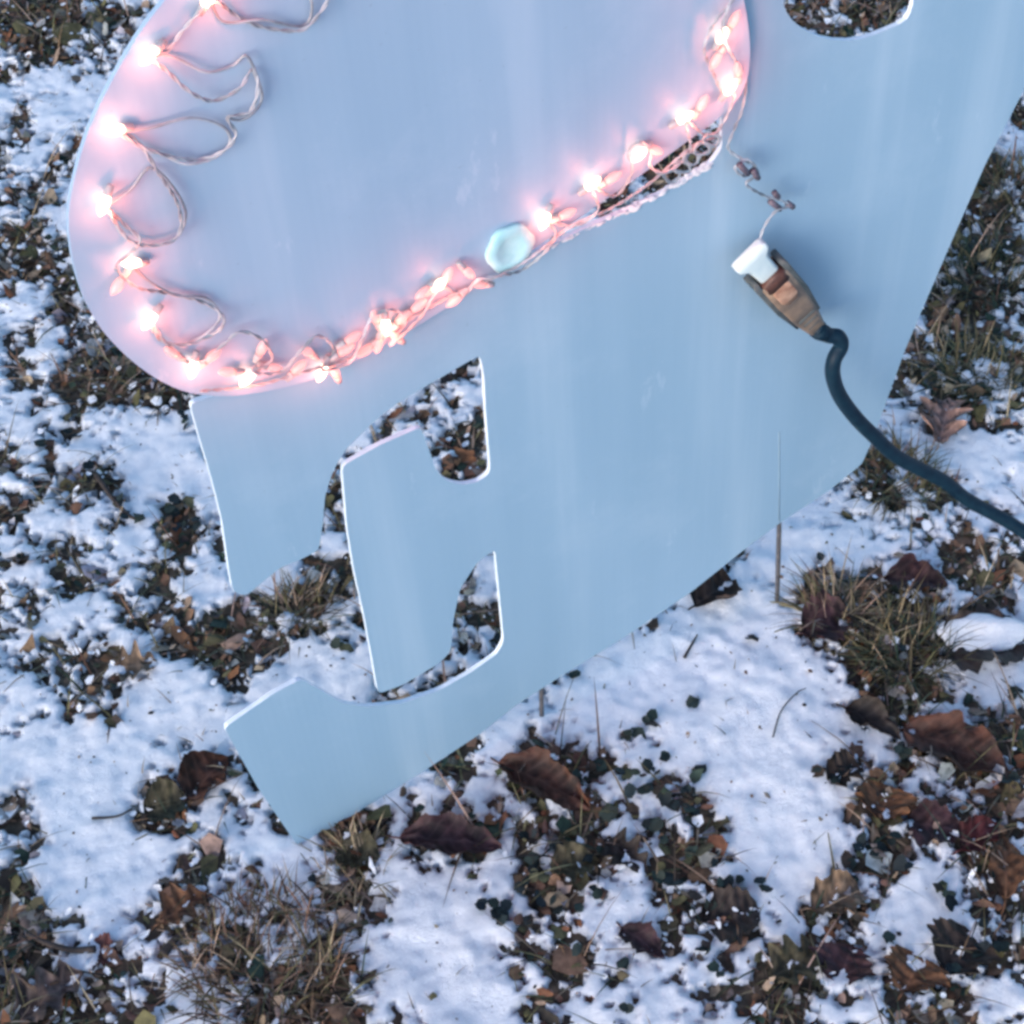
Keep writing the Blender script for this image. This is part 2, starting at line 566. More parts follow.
flat_bits('creeping_ground_cover', x, y, rng.uniform(0.008, 0.013, len(x)), sz, rng.uniform(0.75, 1, len(x)),
          pick(len(x), [(0.012, 0.020, 0.022), (0.020, 0.032, 0.026), (0.045, 0.030, 0.022), (0.06, 0.065, 0.035)], [3, 2, 1, 0.6]), 8, 0.25, 0.4, M['litter'])
tag(bpy.data.objects['creeping_ground_cover'], 'small dark round leaves of ground cover poking up through the thin snow', 'ground cover', kind='stuff')

x, y, s = sites(95000, lambda s, x, y: np.clip(-s * 1.3 + 0.06, 0.0, 0.6))
n = len(x)
blades('grass', x, y, ground_z(x, y), rng.gamma(4, 0.007, n) + 0.008, rng.uniform(0.0005, 0.0011, n), rng.uniform(0, 6.28, n), rng.uniform(0.1, 1.0, n), rng.uniform(0.2, 1.6, n),
       pick(n, [TAN, OLIVE, GREEN, BROWN, (0.16, 0.14, 0.075), DARK], [2.2, 2.4, 1.6, 1.6, 2, 1.4]), M['grass'])
tag(bpy.data.objects['grass'], 'short winter grass, dry tan and olive, in the gaps between snow patches', 'grass', kind='stuff')

# loose crumbs of snow lying on the litter
x, y, s = sites(40000, lambda s, x, y: np.where((s < 0.02) & (s > -0.7), 0.24, 0.0))
n = len(x)
flat_bits('snow_crumbs', x, y, rng.uniform(0.005, 0.011, n), rng.gamma(2.0, 0.0009, n) + 0.0006, rng.uniform(0.6, 1, n), np.ones((n, 3)) * 0.85, 6, 0.3, 0.25, M['snow'])
tag(bpy.data.objects['snow_crumbs'], 'loose crumbs of snow caught on the leaf litter', 'snow crumbs', kind='stuff')


# fine debris and blade tips on the snow itself
x, y, s = sites(16000, lambda s, x, y: np.where(s > 0.02, 0.4, 0.0))
n = len(x)
flat_bits('fine_debris', x, y, snow_height(x, y) - ground_z(x, y) + 0.0006, rng.gamma(1.6, 0.0005, n) + 0.0003, rng.uniform(0.2, 1, n),
          pick(n, [BROWN, DARK, OLIVE, TAN], [2, 2, 1, 1]), 5, 0.4, 0.3, M['litter'])
tag(bpy.data.objects['fine_debris'], 'fine crumbs of bark and leaf strewn over the snow', 'debris', kind='stuff')
x, y, s = sites(40000, lambda s, x, y: np.where((s > 0) & (s < 0.7), 0.34 * (1 - s), 0.0))
n = len(x)
blades('grass_tips', x, y, snow_height(x, y) - 0.002, rng.gamma(3, 0.003, n) + 0.003, rng.uniform(0.0003, 0.0007, n), rng.uniform(0, 6.28, n), rng.uniform(0.2, 1.2, n), rng.uniform(0.2, 1.6, n),
       pick(n, [TAN, OLIVE, BROWN, DARK], [2, 2, 1.5, 1]), M['grass'])
tag(bpy.data.objects['grass_tips'], 'thin blade tips of dry grass poking out of the snow', 'grass', kind='stuff')


# ------------------------------------------------------------------ single fallen leaves
def leaf_mat(name, col):
    col = tuple(c * 0.8 for c in col)
    d = tuple(c * 0.25 for c in col); e = tuple(c * 0.7 for c in col); l = tuple(min(c * 1.5, 1) for c in col)
    m = noisy(name, [(0.36, d), (0.5, e), (0.64, l)], 60, 0.62, 0.5, 0.002, spec=0.25)
    nt = m.node_tree; bs = nt.nodes['Principled BSDF']
    src = bs.inputs['Base Color'].links[0].from_socket

    def math_(op, a, b=None, v=None):
        n = nt.nodes.new('ShaderNodeMath'); n.operation = op
        nt.links.new(a, n.inputs[0])
        if b is not None: nt.links.new(b, n.inputs[1])
        elif v is not None: n.inputs[1].default_value = v
        return n.outputs[0]
    tc = nt.nodes.new('ShaderNodeTexCoord'); sx = nt.nodes.new('ShaderNodeSeparateXYZ')
    nt.links.new(tc.outputs['Object'], sx.inputs[0])
    ay = math_('ABSOLUTE', sx.outputs[1])
    side_v = math_('POWER', math_('ABSOLUTE', math_('SINE', math_('MULTIPLY', math_('SUBTRACT', sx.outputs[0], math_('MULTIPLY', ay, v=0.8)), v=330.0))), v=0.35)   # dips to 0 on a side vein
    mid = math_('MINIMUM', math_('MULTIPLY', ay, v=650.0), v=1.0)
    vein = math_('MULTIPLY', side_v, mid)
    mx = nt.nodes.new('ShaderNodeMix'); mx.data_type = 'RGBA'
    nt.links.new(math_('ADD', math_('MULTIPLY', vein, v=0.38), v=0.62), mx.inputs[0])
    mx.inputs[6].default_value = (*tuple(min(c * 1.6 + 0.03, 1) for c in col), 1)
    nt.links.new(src, mx.inputs[7])
    nt.links.new(mx.outputs[2], bs.inputs['Base Color'])
    return m


def leaf(px, py, lpx, wpx, ang, col, label, kind='ovate', curl=0.5, lift=0.006, seed=0, snowcap=False):
    R_ = random.Random(seed * 31 + 5)
    c = G(px, py)
    mm = (c - CAM).dot(FWD) / F
    L, W = lpx * mm * 0.95, wpx * mm * 0.60
    root = empty('fallen_leaf', (c.x, c.y, zg(c.x, c.y)))
    root.rotation_euler = (0, 0, math.radians(ang))
    nu, nv = 26, 10
    vs, fs = [], []
    top = []
    for i in range(nu + 1):
        t = i / nu
        if kind == 'lobed':
            prof = math.sin(math.pi * min(1, t ** 0.85)) ** 0.6 * (0.72 + 0.28 * math.cos(t * math.pi * 7.0 + 0.5))
        elif kind == 'round':
            prof = math.sqrt(max(0, 1 - (2 * t - 1) ** 2)) * (1 + 0.06 * math.sin(t * 40))
        else:
            prof = math.sin(math.pi * t ** 0.75) ** 0.8 * (1 + 0.05 * math.sin(t * 34))
        for j in range(nv + 1):
            v = 2 * j / nv - 1
            w_ = W * max(prof, 0.02)
            yy = v * w_ * (1 + 0.05 * R_.uniform(-1, 1))
            fold = abs(v) ** 1.5 * w_ * curl
            arch = math.sin(math.pi * t) * L * 0.10 * (1 if curl > 0 else 0.5) + (t - 0.5) ** 2 * L * 0.35 * curl
            q1 = float(vnoise(np.array([t * 4.2 + seed * 3.7]), np.array([v * 2.1 + 9.0]), 5)[0]) - 0.5
            q2 = float(vnoise(np.array([t * 11 + seed * 1.9]), np.array([v * 4.5 + 3.0]), 6)[0]) - 0.5
            wob = L * (0.11 * q1 + 0.08 * q2)
            yy *= 1 + 0.35 * (float(vnoise(np.array([t * 17.0 + seed]), np.array([5.0 + (v > 0) * 3.3]), 9)[0]) - 0.5)
            yy *= 1 + 0.5 * (float(vnoise(np.array([t * 6.0 + seed]), np.array([2.0 + (v > 0) * 7.3]), 8)[0]) - 0.5)
            vs.append(Vector(((t - 0.5) * L, yy * math.cos(curl * 0.7 * abs(v)), lift + fold + arch + wob)))
    for i in range(nu):
        for j in range(nv):
            a = i * (nv + 1) + j
            fs.append((a, a + 1, a + nv + 2, a + nv + 1))
    nb = len(vs)
    th = 0.0007
    vs += [v - Vector((0, 0, th)) for v in vs]
    fs += [tuple(q + nb for q in f_[::-1]) for f_ in fs]
    m_ = leaf_mat('leaf_brown', col)
    blade = pydata('blade', vs, fs, m_, root)
    sv, sf = [], []
    st = [Vector((-0.5 * L, 0, lift + L * 0.09 * curl)), Vector((-0.6 * L, 0.02 * L, lift + 0.003)), Vector((-0.72 * L, 0.06 * L, lift - 0.003))]
    tube(sv, sf, catmull(st, 5), 0.0009, 6)
    pydata('leaf_stem', sv, sf, m_, root)
    if snowcap:
        cv, cf = [], []
        rings = []
        for i in range(9):
            q = i / 8 * math.pi / 2 * 0.95
            ring = []
            for k in range(28):
                a = 2 * math.pi * k / 28
                rr = math.cos(q) ** 0.7 * (1 + 0.07 * math.sin(3 * a + 1) + 0.05 * math.sin(5 * a) + 0.03 * math.sin(11 * a))
                ring.append(Vector((math.cos(a) * rr * L * 0.46, math.sin(a) * rr * W * 0.62 + W * 0.28, lift + 0.007 + 0.006 * math.sin(q) + 0.003 * math.sin(a) + 0.0006 * math.sin(7 * a + i) * math.cos(q))))
            rings.append(ring)
        loft(cv, cf, rings)
        pydata('snow_cap', cv, cf, M['snow'], root)
    tag(root, label, 'leaf', 'fallen leaves on the lawn')
    return root


RB, DB, MB, OB, TB, PK, OL = (0.085, 0.034, 0.020), (0.040, 0.026, 0.020), (0.062, 0.026, 0.028), (0.155, 0.068, 0.030), (0.24, 0.155, 0.095), (0.46, 0.27, 0.21), (0.075, 0.062, 0.030)
rw0 = random.Random(21)
LEAVES = [
    (955, 757, 120, 56, -28, RB, 'large rust brown curled leaf lying at the right edge of the wide snow patch', 'ovate', 0.55),
    (452, 850, 108, 44, -6, MB, 'long dark maroon leaf just below the lower tip of the sign', 'ovate', 0.7),
    (545, 793, 112, 42, -30, RB, 'long reddish brown leaf beside the foot of the shorter stake', 'ovate', 0.6),
    (884, 808, 44, 52, 70, OB, 'small orange brown pointed leaf with a dark rim on clean snow', 'ovate', 0.6),
    (713, 600, 52, 52, 40, DB, 'crumpled dark leaf close under the lower edge of the sign', 'round', 0.9),
    (826, 633, 55, 50, 20, MB, 'reddish brown leaf at the base of the pale tan grass tuft', 'round', 0.6),
    (982, 650, 105, 60, 4, DB, 'flat dark leaf capped with a smooth pad of snow', 'round', 0.2),
    (943, 428, 66, 50, 75, PK, 'pinkish tan leaf standing up beside the blue cord', 'lobed', 0.7),
    (795, 968, 66, 56, 30, OL, 'olive brown leaf at the bottom of the wide snow patch', 'lobed', 0.5),
    (912, 978, 46, 50, 60, OB, 'orange brown round leaf near the bottom edge, below the narrow snow strip', 'round', 0.5),
    (1003, 872, 76, 30, 84, OB, 'narrow orange tan leaf pointing away, below the large rust brown leaf', 'ovate', 0.5),
    (733, 920, 58, 46, 10, DB, 'round dark brown leaf left of the bottom of the wide snow patch', 'round', 0.5),
    (935, 832, 62, 40, -15, MB, 'dull purple brown leaf beside the small orange brown pointed leaf', 'ovate', 0.4),
    (978, 842, 52, 34, 35, (0.10, 0.022, 0.024), 'folded dark red leaf above the narrow orange tan leaf', 'ovate', 0.9),
    (210, 783, 60, 46, 55, RB, 'brown leaf standing against the left side of the sign foot', 'ovate', 0.8),
    (168, 812, 46, 40, 20, OL, 'olive brown leaf left of the sign foot, next to clean snow', 'round', 0.6),
    (186, 913, 54, 44, 40, OB, 'ragged orange brown leaf with a curled rim in the lower left snow', 'lobed', 0.6),
    (104, 956, 30, 28, 0, (0.13, 0.045, 0.035), 'small round reddish leaf at the end of a dark twig', 'round', 0.4),
    (137, 672, 48, 40, 10, TB, 'tan leaf half covered by snow on the far left', 'lobed', 0.5),
    (872, 730, 66, 32, -35, DB, 'dark brown curled leaf at the upper right rim of the wide snow patch', 'ovate', 0.9),
    (843, 780, 40, 36, 30, DB, 'small dark hooked leaf lying on the clean snow', 'round', 0.9),
    (643, 948, 58, 28, -38, MB, 'slim dark red leaf among the creeping ground cover', 'ovate', 0.5),
    (915, 588, 66, 38, -10, (0.06, 0.022, 0.02), 'dark red brown leaf behind the olive grass tuft', 'ovate', 0.5),
    (52, 1000, 80, 60, 40, (0.12, 0.08, 0.065), 'grey brown leaf in the bottom left corner', 'lobed', 0.4),
    (836, 905, 56, 44, 15, TB, 'tan leaf with a pale curled edge below the wide snow patch', 'round', 0.7),
    (360, 862, 50, 40, -20, OL, 'small olive leaf under the tip of the sign, left of the dark maroon leaf', 'ovate', 0.5),
    (845, 968, 48, 56, 70, MB, 'dark purple leaf beside the olive brown leaf near the bottom edge', 'ovate', 0.5),
    (960, 958, 56, 60, 50, DB, 'almost black leaf near the bottom right corner', 'round', 0.6),
    (700, 800, 0, 0, 0, DB, '', '', 0),
    (575, 870, 52, 36, 15, OL, 'brown green leaf in the middle of the ground cover', 'ovate', 0.6),
    (625, 860, 60, 40, -40, DB, 'dark folded leaf with snow beside it in the ground cover', 'lobed', 0.7),
]
for i, (px, py, l, w_, a, c, lab, kd, cu) in enumerate(LEAVES):
    if l:
        leaf(px, py, l, w_, a, c, lab, kd, cu, 0.0045, i + 1, 'capped' in lab)


# snow dust caught on the single leaves
dx, dy = [], []
for (px, py, l, w_, *_r) in LEAVES:
    if l:
        for q in range(9):
            g_ = G(px + rw0.uniform(-0.5, 0.5) * l, py + rw0.uniform(-0.5, 0.5) * w_)
            dx.append(g_.x); dy.append(g_.y)
dx, dy = np.array(dx), np.array(dy); n = len(dx)
flat_bits('snow_crumbs', dx, dy, rng.uniform(0.006, 0.012, n), rng.gamma(2.0, 0.0009, n) + 0.0007, rng.uniform(0.3, 0.8, n), np.ones((n, 3)), 9, 0.4, 0.5, M['snow'])
tag(bpy.data.objects['snow_crumbs.001'], 'small lumps of snow lying over and around the single fallen leaves', 'snow crumbs', kind='stuff')

# grass tufts that stand out
def tuft(px, py, n, ln, spread, pal, wts, label, lean):
    c = G(px, py)
    a = rng.uniform(0, 6.28, n)
    r = np.sqrt(rng.uniform(0, 1, n)) * spread
    x, y = c.x + r * np.cos(a), c.y + r * np.sin(a)
    yaw = np.arctan2(np.sin(a) + lean[1], np.cos(a) + lean[0]) + rng.normal(0, 1.1, n)
    o = blades('grass_tuft', x - c.x, y - c.y, np.zeros(n), rng.uniform(0.35, 1.1, n) * ln, rng.uniform(0.0004, 0.0011, n), yaw, rng.uniform(0.2, 1.3, n), rng.uniform(0.2, 2.2, n), pick(n, pal, wts), M['grass'], 5)
    o.location = (c.x, c.y, zg(c.x, c.y))
    tag(o, label, 'grass tuft', 'grass tufts on the lawn')


STRAW = (0.30, 0.23, 0.13)
tuft(833, 618, 260, 0.060, 0.022, [STRAW, TAN, OLIVE, BROWN], [3, 2, 2, 1], 'pale tan grass tuft leaning away behind a reddish leaf, below the cord', (-0.2, 1.2))
tuft(905, 655, 600, 0.050, 0.036, [OLIVE, STRAW, DARK, GREEN], [3, 1.4, 1.6, 1.2], 'dense olive grass tuft left of the snow capped leaf', (0.0, 0.5))
tuft(895, 485, 420, 0.045, 0.036, [OLIVE, STRAW, GREEN, BROWN], [3, 1, 1.5, 1.5], 'olive green grass tuft under the corner of the sign where the cord crosses', (0.2, 0.3))
tuft(265, 965, 900, 0.040, 0.058, [OLIVE, BROWN, TAN, DARK], [2, 2.5, 2, 1.5], 'broad brown grass tuft below the sign foot near the bottom edge', (0.0, 0.6))
tuft(980, 275, 420, 0.050, 0.042, [GREEN, OLIVE, DARK], [2.5, 2, 1], 'dark green grass tuft beside the right hand edge of the sign', (0.0, 0.4))
tuft(975, 375, 420, 0.045, 0.042, [OLIVE, GREEN, STRAW], [3, 1.6, 1.4], 'olive grass tuft at the right edge, above the pinkish tan leaf', (0.0, 0.4))
tuft(1005, 190, 300, 0.045, 0.036, [OLIVE, BROWN, GREEN], [2, 2, 1], 'brownish grass tuft farthest up along the right hand edge of the sign', (0.0, 0.4))
tuft(355, 868, 200, 0.035, 0.026, [STRAW, TAN, OLIVE], [2, 2, 1.2], 'short straw coloured grass tuft at the tip of the sign', (0.0, 0.3))
tuft(300, 615, 260, 0.045, 0.026, [OLIVE, TAN, DARK], [2.5, 1.5, 1], 'olive grass tuft seen in the gap between the arm and the foot of the sign', (0.0, 0.3))


# twigs
def twig(pts, r, label):
    P = [G(*p) for p in pts]
    c = P[0].copy(); c.z = zg(c.x, c.y)
    vs, fs = [], []
    tube(vs, fs, catmull([Vector((p.x - c.x, p.y - c.y, zg(p.x, p.y) - c.z + 0.010)) for p in P], 6), lambda u: r * (1.1 - 0.6 * u), 7)
    o = pydata('twig', vs, fs, M['dark_bark'])
    o.location = c
    tag(o, label, 'twig', 'twigs on the snow')


M['dark_bark'] = noisy('dark_bark', [(0.3, (0.02, 0.017, 0.016)), (0.7, (0.06, 0.045, 0.038))], 150, 0.85, 0.5, 0.001)
twig([(684, 665), (690, 655), (697, 643)], 0.0014, 'short twig on the snow under the crumpled dark leaf')
twig([(98, 955), (75, 955), (52, 950), (30, 940)], 0.0028, 'dark twig ending at a small round reddish leaf, lower left')
twig([(165, 960), (178, 945), (193, 935)], 0.0036, 'thick dark twig under the ragged orange brown leaf')
twig([(772, 745), (780, 720), (795, 702), (805, 696)], 0.0007, 'thin curved twig on the wide snow patch')
twig([(98, 480), (115, 505), (130, 520), (142, 528)], 0.0026, 'dark twig slanting across the snow on the left')
twig([(95, 825), (120, 823), (135, 815)], 0.0012, 'fine curved twig on the clean snow left of the sign foot')


# ------------------------------------------------------------------ the sign
sign = empty('yard_sign', B0, FRAME)
tag(sign, 'pale blue cut out sheet sign on wire stakes, slotted, with an oval panel in front', 'yard sign')
TH = 0.0036


def chaikin(p, n=1):
    for _ in range(n):
        q = []
        for i in range(len(p)):
            a, b = p[i], p[(i + 1) % len(p)]
            q += [(a[0] * 0.75 + b[0] * 0.25, a[1] * 0.75 + b[1] * 0.25), (a[0] * 0.25 + b[0] * 0.75, a[1] * 0.25 + b[1] * 0.75)]
        p = q
    return p


def soften(p, r=5.0):
    """round each corner of a pixel outline over about R pixels"""
    out = []
    for i in range(len(p)):
        a, b, c = Vector(p[i - 1]), Vector(p[i]), Vector(p[(i + 1) % len(p)])
        d1, d2 = (a - b), (c - b)
        k1, k2 = min(r, d1.length * 0.4), min(r, d2.length * 0.4)
        s_, e_ = b + d1.normalized() * k1, b + d2.normalized() * k2
        for t in (0, 0.5, 1):
            out.append(tuple(s_ * (1 - t) ** 2 + b * 2 * t * (1 - t) + e_ * t * t))
    return out


def sheet(name, loops, front, th, mat, parent, edge='cut_edge'):
    """a cut sheet of real thickness; its front face lies FRONT metres before the sign's plane"""
    loops = [[S(x, y, front) for (x, y) in lp] for lp in loops]
    flat = [v for lp in loops for v in lp]
    tris = tessellate_polygon([[Vector((v.x, v.y, 0)) for v in lp] for lp in loops])
    n = len(flat)
    vs = [Vector((v.x, v.y, front)) for v in flat] + [Vector((v.x, v.y, front - th)) for v in flat]
    fs = []
    for t in tris:
        a, b, c = (flat[i] for i in t)
        if (b.x - a.x) * (c.y - a.y) - (b.y - a.y) * (c.x - a.x) < 0:
            t = t[::-1]
        fs.append(tuple(t)); fs.append(tuple(i + n for i in t[::-1]))
    b0 = 0
    for lp in loops:
        m_ = len(lp)
        for i in range(m_):
            j = (i + 1) % m_
            fs.append((b0 + i, b0 + j, b0 + j + n, b0 + i + n))
        b0 += m_
    me = bpy.data.meshes.new(name)
    me.from_pydata([tuple(v) for v in vs], [], fs)
    bm = bmesh.new(); bm.from_mesh(me)
    bmesh.ops.recalc_face_normals(bm, faces=bm.faces)
    bm.to_mesh(me); bm.free()
    o = link(name, me, mat, parent, False)
    me.materials.append(M[edge])
    for p in me.polygons:
        if abs(p.normal.z) < 0.5: p.material_index = 1
    return o


OUT = [(190, 404), (198, 433), (212, 480), (222, 520), (229, 570), (233, 592), (246, 596), (280, 568), (302, 559), (319, 550), (323, 522), (325, 496), (332, 474), (338, 462),
       (347, 448), (373, 423), (395, 405), (425, 387), (466, 363), (480, 355), (484, 375), (486, 414), (490, 462), (490, 473), (478, 482), (462, 485), (446, 481), (436, 470), (430, 452),
       (421, 427), (380, 445), (342, 466), (347, 526), (354, 570), (364, 615), (373, 663), (378, 694), (403, 685), (440, 663), (451, 651), (453, 622), (460, 589), (477, 563), (495, 549),
       (500, 600), (504, 641), (497, 654), (470, 673), (440, 690), (403, 703), (366, 707), (342, 703), (322, 691), (301, 679), (273, 694), (224, 728), (258, 788), (299, 848),
       (340, 823), (424, 771), (480, 734), (518, 704), (560, 677), (625, 637), (690, 593), (740, 553), (780, 523), (830, 490), (862, 464), (874, 436), (905, 350), (950, 245), (985, 165),
       (1024, 90), (1062, 5), (1085, -70), (1060, -140), (970, -185), (860, -195), (770, -160), (725, -80), (715, 0), (716, 60), (722, 110), (722, 148), (712, 163), (680, 184),
       (640, 205), (600, 222), (555, 243), (490, 268), (400, 308), (300, 352), (230, 390)]
HOLE = [(782, 0), (788, 16), (804, 31), (828, 40), (856, 41), (880, 33), (905, 22), (912, 10), (914, -5), (910, -30), (885, -52), (835, -58), (795, -38)]
sheet('base_panel', [soften(OUT), chaikin(HOLE, 1)], 0.0, TH, M['panel'], sign)
OVAL = [(165, 0), (140, 32), (112, 80), (90, 125), (76, 170), (68, 210), (70, 250), (80, 290), (97, 325), (122, 353), (152, 377), (185, 393), (220, 397), (255, 394), (300, 384), (340, 369),
        (385, 345), (437, 314), (480, 285), (545, 242), (592, 209), (640, 176), (688, 141), (720, 118), (744, 94), (751, 60), (748, 20), (738, -30), (715, -90), (670, -150), (600, -190),
        (520, -210), (430, -205), (340, -165), (260, -105), (205, -50)]
OFF = 0.0085
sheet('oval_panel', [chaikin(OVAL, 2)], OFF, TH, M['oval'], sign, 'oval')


def stake(px, py_top, py_bot, back):
    a, b = S(px, py_top, back), S(px, py_bot, back)
    vs, fs = [], []
    tube(vs, fs, [Vector((a.x, a.y, back)), Vector(((a.x + b.x) / 2, (a.y + b.y) / 2, back)), Vector((b.x, -0.06, back))], 0.0021, 8)
    pydata('stake', vs, fs, M['steel'], sign)


stake(779, 440, 612, -TH - 0.0026)
stake(541, 600, 742, -TH - 0.0026)

# fine grey strip added on the face for the longer stake's faint line
a, b = S(779, 432), S(779, 521)
vs, fs = [], []
tube(vs, fs, [Vector((a.x, a.y, 0.0)), Vector(((a.x + b.x) / 2, (a.y + b.y) / 2, 0.0)), Vector((b.x, b.y, 0.0))], 0.0005, 6)
pydata('stake_line', vs, fs, M['stake_line'], sign)

# frosty snow caught on the sheet's upper edge, in the gap below the lamps
fv, ff = [], []
re_ = random.Random(9)
EDGE = [(552, 245), (600, 223), (640, 205), (680, 184), (712, 164)]
for q in range(190):
    t_ = re_.random() * 3.999
    i_ = int(t_); t_ -= i_
    px, py = EDGE[i_][0] * (1 - t_) + EDGE[i_ + 1][0] * t_, EDGE[i_][1] * (1 - t_) + EDGE[i_ + 1][1] * t_
    c = S(px, py + abs(re_.gauss(0, 1.5)) - 0.6, 0.0) + Vector((0, 0, re_.uniform(-TH, 0.0008)))
    r_ = 0.0005 + 0.0011 * re_.random() ** 2
    loft(fv, ff, [[c + Vector((math.cos(k * math.pi / 4) * rr * 2.2 * re_.uniform(0.8, 1.2), zz + 0.35 * math.cos(k * math.pi / 4) * rr, math.sin(k * math.pi / 4) * rr)) for k in range(8)]
                  for rr, zz in ((r_ * 0.5, -r_ * 0.6), (r_, 0), (r_ * 0.8, r_ * 0.5), (r_ * 0.2, r_ * 0.8))])
es = pydata('edge_snow', fv, ff, M['snow'])
es.matrix_world = Matrix.Translation(B0) @ FRAME.to_4x4()
tag(es, 'frosty snow caught on the upper edge of the blue sheet below the lamps', 'snow', kind='stuff')

# pale cyan cap that clips the oval to the sheet behind it
cp = S(508, 246, OFF)
vs, fs = [], []
mm = 0.00066
rings = []
for (rr, zz) in ((19, -0.002), (21, 0.001), (21.5, 0.0034), (20, 0.0044), (13, 0.0048), (12, 0.0043)):
    ring = []
    for k in range(24):
        a = 2 * math.pi * k / 24 + 0.2
        hexr = rr * (1 + 0.05 * math.cos(6 * a))
        ring.append(Vector((cp.x + math.cos(a) * hexr * mm * 1.12, cp.y + math.sin(a) * hexr * mm * 1.22, OFF + zz)))
    rings.append(ring)
loft(vs, fs, rings)
pydata('clip_cap', vs, fs, M['cyan_plastic'], sign)

# ------------------------------------------------------------------ string of lamps round the oval
FR3 = FRAME.to_4x4()
SIGN_INV = (Matrix.Translation(B0) @ FR3).inverted()
lights = empty('string_lights', B0, FRAME)
tag(lights, 'string of small pinkish lit lamps on clear wire around the oval panel', 'string lights')


def on(px, py, lift=0.004):
    return S(px, py, OFF + lift)


BULBS = [(208, -2, 60), (150, 55, 200), (115, 130, 160), (104, 204, 230), (132, 263, 150), (150, 320, 210), (193, 368, 240), (248, 378, 200), (322, 372, 230), (386, 326, 260), (438, 285, 40),
         (545, 220, 230), (592, 184, 40), (640, 154, 200), (684, 118, 30), (730, 88, 60), (722, 36, 70), (705, -60, 90), (650, -125, 120), (560, -165, 150), (460, -175, 190), (370, -145, 200), (290, -85, 220)]
DIM = [(262, 348, 60), (345, 350, 20), (308, 352, 120), (402, 318, 40), (378, 344, 250), (375, 318, 100), (455, 300, 200), (118, 285, 220), (212, 356, 30), (228, 372, 150), (274, 368, 320), (298, 368, 40), (335, 372, 100), (352, 338, 20), (366, 350, 200), (395, 336, 120), (418, 306, 30), (424, 292, 200),
       (447, 276, 60), (468, 272, 300), (480, 284, 150), (566, 214, 10), (612, 178, 20), (655, 150, 320), (702, 104, 60), (738, 70, 100), (716, 60, 230), (734, 20, 60), (172, 352, 120)]


def bulb(px, py, ang, lit):
    c = on(px, py, 0.0055 if lit else 0.0045)
    a = math.radians(ang)
    ax = Vector((math.cos(a), math.sin(a), 0.25 if lit else 0.1)).normalized()
    u = ax.orthogonal().normalized(); v = ax.cross(u)

    def rev(prof):
        vs, fs = [], []
        loft(vs, fs, [[c + ax * z + (u * math.cos(2 * math.pi * k / 14) + v * math.sin(2 * math.pi * k / 14)) * r for k in range(14)] for (z, r) in prof])
        return vs, fs
    sc_ = 0.70 if lit else 0.72
    vs, fs = rev([(z * sc_ * 0.85, r * sc_ * 1.1) for z, r in ((-0.007, 0.0026), (-0.004, 0.0032), (0.0, 0.0036), (0.004, 0.0034), (0.008, 0.0022), (0.0105, 0.0008), (0.011, 0.0002))])
    b = pydata('bulb', vs, fs, M['lamp'] if lit else M['dim_lamp'], lights)
    vs, fs = rev([(z * sc_, r * sc_) for z, r in ((-0.015, 0.0016), (-0.0145, 0.0024), (-0.011, 0.0029), (-0.0075, 0.0032), (-0.0065, 0.0030))])
    pydata('socket', vs, fs, M['socket'], b)
    ld = bpy.data.lights.new('lamp_light', 'POINT')
    ld.energy = GLOW if lit else GLOW * 0.12
    ld.color = (1.0, 0.19, 0.11); ld.shadow_soft_size = 0.003
    lo = bpy.data.objects.new('lamp_light', ld)
    COL.objects.link(lo); lo.parent = b
    lo.location = on(px, py, 0.0) + Vector((0, 0, 0.0125 if lit else 0.010))


GLOW = 0.0140
for q in BULBS: bulb(*q, True)
for q in DIM: bulb(*q, False)

WIRE = [(290, -85), (318, -40), (330, -8), (316, 18), (298, 31), (258, 26), (234, 14), (212, 2), (185, 28), (168, 50), (152, 58), (168, 72), (190, 92), (214, 101), (240, 88), (252, 70), (258, 88), (250, 112),
        (228, 118), (236, 135), (222, 152), (195, 160), (165, 155), (140, 146), (118, 132), (138, 142), (160, 175), (178, 205), (180, 232), (164, 244), (132, 242), (108, 210), (125, 225), (140, 240),
        (128, 255), (116, 268), (136, 287), (166, 293), (196, 300), (217, 310), (224, 322), (212, 335), (184, 345), (160, 340), (152, 324), (172, 350), (196, 364), (222, 346), (240, 332),
        (262, 340), (272, 360), (252, 372), (280, 372), (300, 352), (318, 336), (334, 350), (322, 370), (350, 362), (362, 340), (372, 318), (392, 310), (406, 320), (390, 345), (420, 318), (440, 288),
        (462, 296), (478, 280), (500, 276), (522, 270), (545, 252), (556, 234), (548, 222), (575, 226), (598, 210), (592, 188), (615, 196), (632, 172), (628, 152), (640, 142), (652, 150), (650, 166),
        (666, 172), (690, 152), (686, 122), (705, 135), (720, 128), (734, 96), (722, 92), (712, 70), (704, 48), (716, 20), (732, 2), (738, -15), (722, 30), (735, 60), (746, 80), (742, 110), (734, 130), (728, 148),
        (740, 158), (754, 166), (744, 176), (735, 168), (748, 160), (758, 174), (746, 184), (765, 196), (780, 200), (790, 206), (778, 210), (770, 218), (762, 232), (758, 250)]
rw = random.Random(3)
P = [on(x, y, 0.0022 + rw.uniform(0, 0.006)) for (x, y) in WIRE]
for i in range(len(P) - 18, len(P)):
    P[i] = S(WIRE[i][0], WIRE[i][1], 0.006 + 0.010 * (i - len(P) + 18) / 18)
vs, fs = [], []
twisted(vs, fs, catmull(P, 10), 0.00058, 0.016, 6)
pydata('wire', vs, fs, M['wire'], lights)
